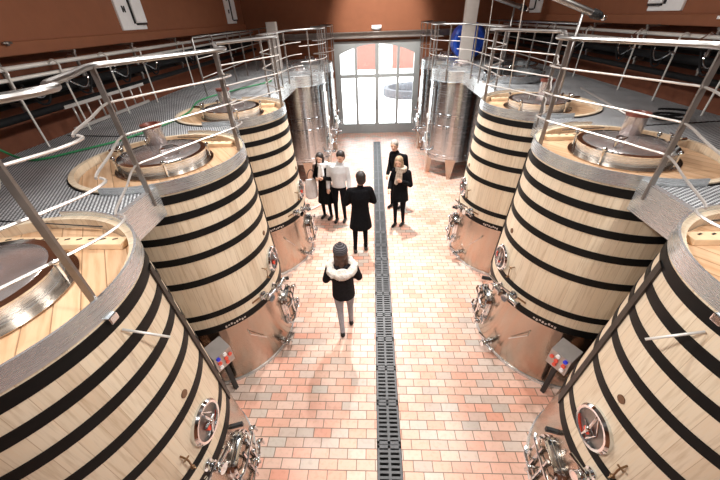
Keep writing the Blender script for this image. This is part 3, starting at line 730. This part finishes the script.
# ladder on its side by the left wall
r = empty('ladder', (-4.36, 4.65, ZD+.02), label='short pale aluminium ladder lying on its side on the left walkway by the wall', cat='ladder')
for z in (.02, .32): b = MB(); b.box((0, .95, z), (.03, 1.9, .045)); b.build('stile', 'rod_steel', r)
for k in range(7): b = MB(); b.tube([(0, .15+k*.27, .02), (0, .15+k*.27, .32)], .013); b.build('rung', 'rod_steel', r)
pipe('garden_hose', smooth_path([(-4.5, 3.3, 3.5), (-4.4, 3.35, 3.3), (-4.3, 3.5, 3.05), (-4.1, 3.5, ZD+.02), (-3.86, 3.49, ZD+.02), (-3.59, 3.81, ZD+.02), (-3.35, 4.16, ZD+.02), (-3.15, 4.8, ZD+.02), (-3.12, 5.6, ZD+.02), (-3.35, 6.6, ZD+.02), (-3.0, 7.6, ZD+.02), (-2.5, 8.6, ZD+.02), (-2.7, 8.9, ZD+.02)], 6), .013, 'green_hose', 'thin green hose snaking over the grating of the left walkway', 'hose')
pipe('white_hose', smooth_path([(-4.4, 3.1, 3.6), (-4.3, 3.15, 3.2), (-4.15, 3.2, ZD+.02), (-3.9, 3.0, ZD+.02), (-3.6, 2.7, ZD+.02)], 5), .012, 'white_hose', 'pale hose hanging down to the left walkway grating near the camera', 'hose')
pipe('steel_lance', [(3.95, 6.75, ZD+.02), (3.48, 4.3, ZD+.02)], .016, 'rod_steel', 'straight thin steel lance lying on the grating of the right walkway', 'lance')
pipe('hose_coil', [(3.9+.16*math.cos(k*.5)*(1+.02*k), 4.5+.12*math.sin(k*.5), ZD+.02+.004*k) for k in range(30)], .014, 'black_pipe', 'coiled black hose on the right walkway grating behind the second vat', 'hose')
pipe('drain_hose', smooth_path([(X(-1, 1.45), 9.0, .03), (-1.25, 8.2, .03), (-1.45, 7.6, .03), (-1.8, 7.3, .03), (-2.1, 7.5, .03)], 5), .02, 'white_hose', 'pale hose lying on the floor by the nearer left steel tank', 'hose')
# wall mounted white panels
for s, ys in ((-1, (7.45, 12.85)), (1, (6.9, 12.2))):
    for k, y in enumerate(ys):
        side = 'left' if s < 0 else 'right'
        r = empty('wall_panel', (X(s, 4.84), y, 4.1), label='white rectangular casing fixed high on the brown %s wall, %s' % (side, ('nearer one', 'farther one')[k]), cat='casing', group='white casings on the walls')
        b = MB(); b.box((0, 0, .5), (.06, .78, 1.0), bev=.01); b.build('casing', 'white_paint', r)
        b = MB(); b.box((-s*.055, .19, .56), (.06, .34, .9), bev=.01); b.build('cover', 'white_paint', r)
        b = MB(); b.box((-s*.045, .0, .5), (.03, .022, .8)); b.box((-s*.06, .2, .09), (.05, .3, .03)); b.build('slot', 'black_rubber', r)
        b = MB(); b.box((-s*.034, -.22, .33), (.008, .03, .1)); b.box((-s*.034, -.16, .33), (.008, .03, .1)); b.box((-s*.034, -.19, .33), (.008, .02, .07), Matrix.Rotation(.6, 3, 'X')); b.box((-s*.034, -.2, .62), (.008, .05, .03)); b.build('mark', 'black_rubber', r)
r = empty('wall_sensor', (4.86, 5.55, 4.02), label='tiny white detector box on the ledge of the right wall', cat='sensor'); b = MB(); b.box((0, 0, 0), (.06, .13, .04), bev=.008); b.build('case', 'white_paint', r)
r = empty('wall_clip', (-4.6, 4.6, 4.02), label='small dark fitting on the left wall ledge', cat='fitting'); b = MB(); b.tube([(0, 0, 0), (.0, 0, .05)], .02); b.tube([(0, -.06, .03), (0, .06, .03)], .014); b.build('case', 'post_steel', r)
# columns, drum
r = empty('white_column', (2.74, 10.95, ZD), label='tall white column rising past the blue drum on the right', cat='column'); b = MB(); b.box((0, 0, 2.2), (.33, .2, 4.38)); b.box((0, 0, .012), (.42, .28, .02)); b.build('shaft', 'column_paint', r)
r = empty('white_post', (-2.9, 11.05, ZD), label='short square white post on the left walkway behind the rails', cat='post'); b = MB(); b.box((0, 0, .6), (.28, .2, 1.2), bev=.01); b.build('shaft', 'column_paint', r)
r = empty('blue_drum', (3.02, 12.0, ZD), label='round blue plastic drum on the right walkway behind the white column', cat='drum')
Qy = Matrix.Rotation(PI/2, 3, 'X')
b = MB(); b.lathe([(.01, -.3), (.44, -.3), (.5, -.24), (.5, .24), (.44, .3), (.01, .3)], n=40, c=(0, 0, .52), axis=Qy); b.build('body', 'blue_plastic', r)
b = MB(); b.lathe([(.38, .295), (.42, .3), (.42, .33), (.38, .33)], n=40, c=(0, 0, .52), axis=Qy); b.build('end_rim', 'blue_plastic', r)
# pump-over arms on the right
for k, (pts, lb) in enumerate((([(1.85, 5.6, 4.55), (2.95, 5.35, 4.13)], 'steel pump-over arm with black clamp over the second right vat'), ([(1.3, 8.0, 4.75), (3.0, 8.1, 4.24)], 'steel pump-over arm with black clamp farther away over the third right vat'))):
    r = empty('pump_arm', pts[1], label=lb, cat='arm'); e = Vector(pts[1]); q = [Vector(p)-e for p in pts]
    b = MB(); b.tube([q[0], q[1]], .04, 12); b.build('tube', 'rail_steel', r)
    dr = (q[1]-q[0]).normalized()
    b = MB(); b.tube([dr*.0, dr*.08], .055, 12); b.ball(dr*.1, .05, 7); b.tube([dr*.05+Vector((0, -.09, 0)), dr*.05+Vector((0, .09, 0))], .018); b.build('clamp', 'black_rubber', r)
    b = MB(); b.ball(dr*.17, .035, 7); b.build('nozzle', 'chrome', r)
    b = MB(); b.tube([-dr*.12, -dr*.12+Vector((0, 0, -(e.z-ZD-.0)))], .02, 8); b.build('stand', 'rail_steel', r)
# hanging cables on the right
for k, (x, y, x2) in enumerate(((2.6, 9.0, 2.75), (2.35, 6.6, 2.55))):
    pipe('hanging_cable', [(x, y, 7.2), (x2, y, 3.0)], .008, 'white_hose', 'thin pale cable hanging from the ceiling %s' % ('behind the third right vat', 'over the third right vat')[k], 'cable')
# control boxes
for s in (-1, 1):
    side = 'left' if s < 0 else 'right'
    r = empty('control_box', (X(s, 2.09), 2.42, 0), s*.55, label='grey control box with coloured buttons between the first and second %s vats' % side, cat='control box')
    b = MB(); zb = .62
    pr = [(-.11, 0), (.11, 0), (.11, .34), (-.11, .26)]
    vs = [[b.bm.verts.new((-s*x, yy, zb+z)) for x, z in [(.09, 0), (-.09, 0), (-.09, .33), (.09, .25)]] for yy in (-.14, .10)]
    b.face(vs[0]); b.face(vs[1][::-1])
    for i in range(4): b.face([vs[0][i], vs[1][i], vs[1][(i+1) % 4], vs[0][(i+1) % 4]])
    b.build('housing', 'beam_steel', r)
    for (yy, z, m_) in ((-.09, .21, 'indicator_blue'), (.0, .21, 'white_paint'), (-.09, .13, 'indicator_red'), (0, .13, 'indicator_red'), (-.09, .06, 'white_paint'), (0, .06, 'indicator_red'), (.06, .15, 'indicator_red')):
        g = MB(); g.disc(.024, 0, .02, (-s*.09, yy, zb+z), 14, frame((-s, 0, 0))); g.build('button', m_, r)
    b = MB(); b.box((0, 0, zb/2), (.05, .05, zb)); b.build('stand', 'black_rubber', r)
# ------------------------------------------------------------------ people
def tcap(bm, p0, p1, r0, r1, n=14, fl=1.0):
    p0 = Vector(p0); p1 = Vector(p1); t = (p1-p0); L = t.length
    Q = frame(t, Vector((0, 1, 0)) if abs(t.normalized().z) > .7 else Vector((0, 0, 1)))
    rings = []
    prof = [(-r0*math.cos(a), r0*math.sin(a)) for a in (0.15, .5, 1.0, PI/2)]+[(L+r1*math.sin(a), r1*math.cos(a)) for a in (0, .55, 1.05, 1.42)]
    for z, r in prof: rings.append([bm.verts.new(p0+Q@Vector((r*math.cos(2*PI*i/n), fl*r*math.sin(2*PI*i/n), z))) for i in range(n)])
    for A, B in zip(rings, rings[1:]):
        for i in range(n): bm.faces.new([A[i], A[(i+1) % n], B[(i+1) % n], B[i]])
    bm.faces.new(rings[0][::-1]); bm.faces.new(rings[-1])
def ell(bm, c, r, rot=None):
    Q = rot if rot is not None else Matrix.Identity(3)
    g = bmesh.ops.create_uvsphere(bm, u_segments=20, v_segments=12, radius=1)
    for v in g['verts']: v.co = Vector(c)+Q@Vector((v.co.x*r[0], v.co.y*r[1], v.co.z*r[2]))
def fuse(name, fn, voxel, matfn, mats, parent, smooth=3):
    bm = bmesh.new(); fn(bm); bmesh.ops.recalc_face_normals(bm, faces=bm.faces)
    me = bpy.data.meshes.new(name); bm.to_mesh(me); bm.free()
    o = bpy.data.objects.new(name, me); C.objects.link(o)
    md = o.modifiers.new('r', 'REMESH'); md.mode = 'VOXEL'; md.voxel_size = voxel; md.use_smooth_shade = True
    sm = o.modifiers.new('s', 'SMOOTH'); sm.iterations = smooth; sm.factor = .5
    bpy.context.view_layer.update()
    me2 = bpy.data.meshes.new_from_object(o.evaluated_get(bpy.context.evaluated_depsgraph_get()))
    o.modifiers.clear(); o.data = me2; me2.name = name
    me2.materials.clear()
    for m_ in mats: me2.materials.append(M[m_])
    for p in me2.polygons: p.material_index = matfn(p.center); p.use_smooth = True
    o.parent = parent
    return o
def person(loc, rz, lab, h=1.72, top='black_cloth', pants='trouser_black', shoe='shoe_black', hair='hair_dark', hairlen=0, coat=None, feet=((-.1, 0), (.1, 0)), lean=0, arms=None, head=(0, 0), female=False, scarf=None, hat=None, hood=None, extra=None, coatm=None):
    """local frame: the figure faces +y; feet on z = 0"""
    k = h/1.75; hs_ = 1.12
    root = empty('person', loc, rz, label=lab, cat='person')
    sw = .185 if not female else .165
    hipz, chz, shz = .93, 1.28, 1.45
    def V(x, y, z): return Vector((x, y+lean*max(0, z-.9), z))*k
    hd = V(head[0]*.3, .02, 1.64)
    Lh = V(-.09, 0, .90); Rh = V(.09, 0, .90)
    ft = []
    for (fx, fy), hp in zip(feet, (Lh, Rh)):
        lift = .06 if fy < -.2 else 0
        an = Vector((fx, fy, (.09+lift)))*k; kn = (hp+an)/2+Vector((0, .045*k, .02)); ft.append((hp, kn, an, lift))
    if arms is None: arms = (((-.24, .02, 1.14), (-.25, .10, .88)), ((.24, .02, 1.14), (.25, .10, .88)))
    sh = (V(-sw, -.01, shz-.03), V(sw, -.01, shz-.03))
    def fingers(bm, w, d):
        d = d.normalized(); side = d.cross(Vector((0, 1, 0)));
        if side.length < .2: side = d.cross(Vector((1, 0, 0)))
        side.normalize(); nrm = side.cross(d)
        palm = w+d*.05*k
        tcap(bm, w, w+d*.075*k, .022*k, .026*k)
        ell(bm, w+d*.055*k, (.03*k, .03*k, .035*k))
        for i, L in enumerate((.062, .072, .068, .052)):
            b0 = w+d*.08*k+side*(-.027+.018*i)*k; mid = b0+d*L*.55*k-nrm*.006*k; tp = mid+d*L*.4*k-nrm*.02*k
            tcap(bm, b0-d*.02*k, mid, .0095*k, .0088*k, 8); tcap(bm, mid, tp, .0088*k, .0078*k, 8)
        t0 = w+d*.03*k-side*.026*k; t1 = t0+d*.035*k-side*.028*k; tcap(bm, t0, t1, .012*k, .010*k, 8); tcap(bm, t1, t1+d*.028*k, .010*k, .0085*k, 8)
    def bodyf(bm):
        for (hp, kn, an, lift) in ft:
            tcap(bm, hp, kn, .088*k, .058*k); tcap(bm, kn, an, .056*k, .038*k)
            a2 = an+Vector((0, .15*k, -.045*k)); tcap(bm, an+Vector((0, -.03*k, -.045*k)), a2, .042*k, .038*k, fl=1)
        ell(bm, V(0, 0, .95), (.165*k, .115*k, .13*k)); ell(bm, V(0, 0, 1.12), (.14*k, .10*k, .16*k)); ell(bm, V(0, 0, 1.30), ((sw-.01)*k, .115*k, .17*k))
        tcap(bm, V(-sw+.03, 0, shz-.02), V(sw-.03, 0, shz-.02), .06*k, .06*k)
        tcap(bm, V(0, -.01, 1.42), hd+Vector((0, -.01, -.06))*k, .062*k, .055*k)
        for sd, (e, w_) in zip(sh, arms):
            e = Vector(e)*k; w2 = Vector(w_)*k
            tcap(bm, sd, e, .052*k, .042*k); tcap(bm, e, w2, .041*k, .028*k); fingers(bm, w2, w2-e)
        Qh = Matrix.Rotation(head[0], 3, 'Z') @ Matrix.Rotation(head[1], 3, 'X')
        ell(bm, hd+Qh@Vector((0, 0, .03))*k, (.083*k, .098*k, .106*k)); ell(bm, hd+Qh@Vector((0, .018, -.045))*k, (.063*k, .070*k, .074*k))
        tcap(bm, hd+Qh@Vector((0, .085, .015))*k, hd+Qh@Vector((0, .112, -.022))*k, .010*k, .016*k, 8)
        for q in (-1, 1): ell(bm, hd+Qh@Vector((q*.08, -.005, -.005))*k, (.012*k, .02*k, .03*k))
        for q in (-1, 1): ell(bm, hd+Qh@Vector((q*.033, .082, .03))*k, (.02*k, .012*k, .008*k))
    mats = [top, pants, shoe, 'skin', 'eye_dark', 'lip']
    Qh = Matrix.Rotation(head[0], 3, 'Z') @ Matrix.Rotation(head[1], 3, 'X')
    Qi = Qh.inverted()
    def mf(c):
        for (hp, kn, an, lift) in ft:
            if c.z < (.10+lift)*k and (Vector((c.x, c.y, 0))-Vector((an.x, an.y+.05, 0))).length < .2*k: return 2
        hl = Qi@(c-hd)/k
        if c.z > hd.z-.085*k or (c-hd).length < .12*k:
            for q in (-1, 1):
                if abs(hl.x-q*.033) < .014 and abs(hl.z-.012) < .008 and hl.y > .05: return 4
            if abs(hl.x) < .024 and abs(hl.z+.058) < .008 and hl.y > .05: return 5
            return 3
        for (e, w_) in arms:
            e = Vector(e)*k; w2 = Vector(w_)*k; d = (w2-e).normalized()
            q_ = (c-w2)-d*(c-w2).dot(d)
            if (c-w2).dot(d) > .0 and (c-w2).length < .19*k and q_.length < .066*k: return 3
            if (c-w2).length < .06*k: return 0
        if c.z < .93*k:
            # sleeves hang beside the hips
            for sd, (e, w_) in zip(sh, arms):
                e = Vector(e)*k; w2 = Vector(w_)*k; d = w2-e; t = max(0, min(1, (c-e).dot(d)/d.dot(d)))
                if (c-(e+d*t)).length < .058*k: return 0
            return 1
        return 0
    body = fuse('body', bodyf, .0085*k, mf, mats, root, 2)
    # jacket / coat
    if coat:
        cm = coatm or top; bot, fl = coat
        def cf(bm):
            zs = [(1.46, sw*.55, .085), (1.43, sw+.015, .11), (1.3, sw+.02, .145), (1.12, .165, .135), (.98, .175 if bot < .9 else .155, .14), (bot, (.18 if bot < .9 else .15)+fl, (.15 if bot < .9 else .12)+fl)]
            n = 22; rings = [[bm.verts.new(V(0, 0, z)+Vector((rx*math.cos(2*PI*i/n), ry*math.sin(2*PI*i/n)*(1+.0*i), 0))*k) for i in range(n)] for z, rx, ry in zs]
            for A, B in zip(rings, rings[1:]):
                for i in range(n): bm.faces.new([A[i], A[(i+1) % n], B[(i+1) % n], B[i]])
            bm.faces.new(rings[0][::-1]); bm.faces.new(rings[-1])
            for sd, (e, w_) in zip(sh, arms):
                e = Vector(e)*k; w2 = Vector(w_)*k; tcap(bm, sd, e, .072*k, .06*k); tcap(bm, e, w2, .058*k, .046*k)
        fuse('coat', cf, .013, lambda c: 0, [cm], root, 3)
    if hair:
        def hf(bm):
            ell(bm, hd+Qh@Vector((0, -.014, .056))*k, (.095*k, .102*k, .10*k), Qh)
            ell(bm, hd+Qh@Vector((0, -.045, -.005))*k, (.089*k, .072*k, .095*k), Qh)
            if hairlen:
                for q in (-1, 0, 1):
                    tcap(bm, hd+Qh@Vector((q*.06, -.05+.02*abs(q), .0))*k, hd+Vector((q*.075, -.09+.05*abs(q), -hairlen))*k, .045*k, .03*k)
                for q in (-1, 1): tcap(bm, hd+Qh@Vector((q*.078, .01, .04))*k, hd+Vector((q*.085, .03, -hairlen*.8))*k, .024*k, .022*k)
        hs = fuse('hair', hf, .009, lambda c: 0, [hair], root, 2)
    if hat:
        def ff(bm):
            ell(bm, hd+Qh@Vector((0, -.012, .075))*k, (.108*k, .116*k, .10*k), Qh); ell(bm, hd+Qh@Vector((0, -.01, .05))*k, (.113*k, .12*k, .034*k), Qh); ell(bm, hd+Qh@Vector((0, -.02, .18))*k, (.032*k,)*3)
        fuse('knit_cap', ff, .009, lambda c: 0, [hat], root, 2)
    if scarf:
        def sf(bm):
            for a in range(12):
                a0 = a*PI/6; a1 = (a+1)*PI/6
                for dz in (0, .045): tcap(bm, V(0, 0, 1.475+dz)+Vector((.10*math.cos(a0), .085*math.sin(a0)+.01, 0))*k, V(0, 0, 1.475+dz)+Vector((.10*math.cos(a1), .085*math.sin(a1)+.01, 0))*k, .042*k, .042*k, 8)
            tcap(bm, V(.03, .11, 1.46), V(.05, .16, 1.2), .04*k, .045*k); tcap(bm, V(-.03, .11, 1.46), V(-.05, .15, 1.28), .04*k, .04*k)
        fuse('scarf', sf, .011, lambda c: 0, [scarf], root, 2)
    if hood:
        def of(bm):
            for a in range(16):
                a0 = a*PI/8; a1 = (a+1)*PI/8
                f = lambda t: V(0, 0, 1.46)+Vector((.175*math.cos(t), .13*math.sin(t)-.05, -.03-.05*(-math.sin(t))))*k
                rr_ = (.05+.014*math.sin(a*2.3)+.012*max(0, -math.sin(a0)))*k
                tcap(bm, f(a0), f(a1), rr_, rr_, 10)
                for q in range(5): ell(bm, f(a0+(a1-a0)*random.random())+Vector((random.uniform(-1, 1), random.uniform(-1, 1), random.uniform(-.6, 1))).normalized()*.055*k, (.026*k,)*3)
            ell(bm, V(0, -.16, 1.38), (.14*k, .05*k, .11*k))
        fuse('fur_hood', of, .012, lambda c: 0, [hood], root, 1)
    return root
A_DOWN = (((-.24, -.02, 1.15), (-.25, .05, .9)), ((.24, -.02, 1.15), (.25, .05, .9)))
A_FRONT = (((-.27, .0, 1.17), (-.13, .22, 1.12)), ((.27, .0, 1.17), (.13, .22, 1.12)))
# 1 woman walking away
person((-.45, 3.44, 0), .12, 'person in fur hooded dark jacket, knit cap and grey jeans walking away nearest the camera', 1.66, top='charcoal_cloth', pants='grey_denim', hair='hair_brown', hairlen=.33, coat=(.82, .0), coatm='charcoal_cloth',
       feet=((-.07, -.12), (.09, .12)), arms=(((-.25, .02, 1.16), (-.16, .2, 1.08)), ((.25, .02, 1.16), (.16, .2, 1.08))), female=True, hat='knit_hat', hood='fur_cream')
# 2 man in black coat, back to the camera
person((-.26, 5.55, 0), .15, 'person in knee-length black coat seen from behind beside the drain', 1.80, hair='hair_dark', coat=(.62, .05), coatm='black_cloth', feet=((-.13, -.02), (.1, .04)), arms=A_FRONT, head=(.1, -.1))
# 3 man in light sweater
person((-.80, 6.85, 0), PI-.15, 'person in pale grey sweater and black trousers facing the camera', 1.76, top='sweater_grey', hair='hair_dark', coat=(.93, .0), coatm='sweater_grey', feet=((-.1, 0), (.1, .04)), arms=A_DOWN, head=(-.3, -.25))
# 4 woman in black with pale scarf
w4 = person((-1.15, 7.0, 0), PI-.35, 'person with long dark hair, long black coat and pale scarf at far left', 1.66, hair='hair_dark', hairlen=.26, coat=(.48, .05), coatm='black_cloth', arms=(((-.25, .02, 1.16), (-.1, .2, 1.22)), ((.25, .02, 1.16), (.1, .22, 1.2))), female=True, scarf='white_cloth', head=(.2, -.1))
# pale bag she holds against the tank side
r = empty('tote_bag', (-1.5, 7.0, .55), .2, label='large pale tote bag hanging beside the person in the long black coat', cat='bag')
b = MB(); b.loft([(0, 0, 0, .1, .05), (0, 0, .06, .15, .07), (.01, 0, .3, .15, .06), (.02, 0, .5, .12, .03)], 16); b.build('bag_body', 'white_cloth', r)
b = MB(); b.tube(smooth_path([(-.07, 0, .48), (-.02, 0, .68), (.05, 0, .74), (.11, 0, .66), (.11, 0, .48)], 4), .01, 6); b.build('strap', 'black_rubber', r)
# 5 grey haired man
person((.62, 7.5, 0), PI/2+.9, 'person with grey hair in black jacket, farthest right of the group', 1.74, hair='hair_grey', coat=(.86, .01), coatm='black_cloth', feet=((-.12, -.05), (.12, .05)), arms=(((-.24, .0, 1.15), (-.22, .14, .92)), ((.24, .0, 1.15), (.2, .16, .95))), head=(.35, 0), lean=.03)
# 6 woman with scarf
person((.62, 6.62, 0), PI/2+1.1, 'person with light brown hair, checked scarf and dark coat beside the grey haired person', 1.68, hair='hair_blonde', hairlen=.12, coat=(.72, .03), coatm='black_cloth', feet=((-.08, -.06), (.08, .06)), arms=(((-.25, .03, 1.16), (-.12, .2, 1.28)), ((.25, .0, 1.15), (.2, .2, 1.05))), female=True, scarf='scarf_check', head=(.2, -.1))
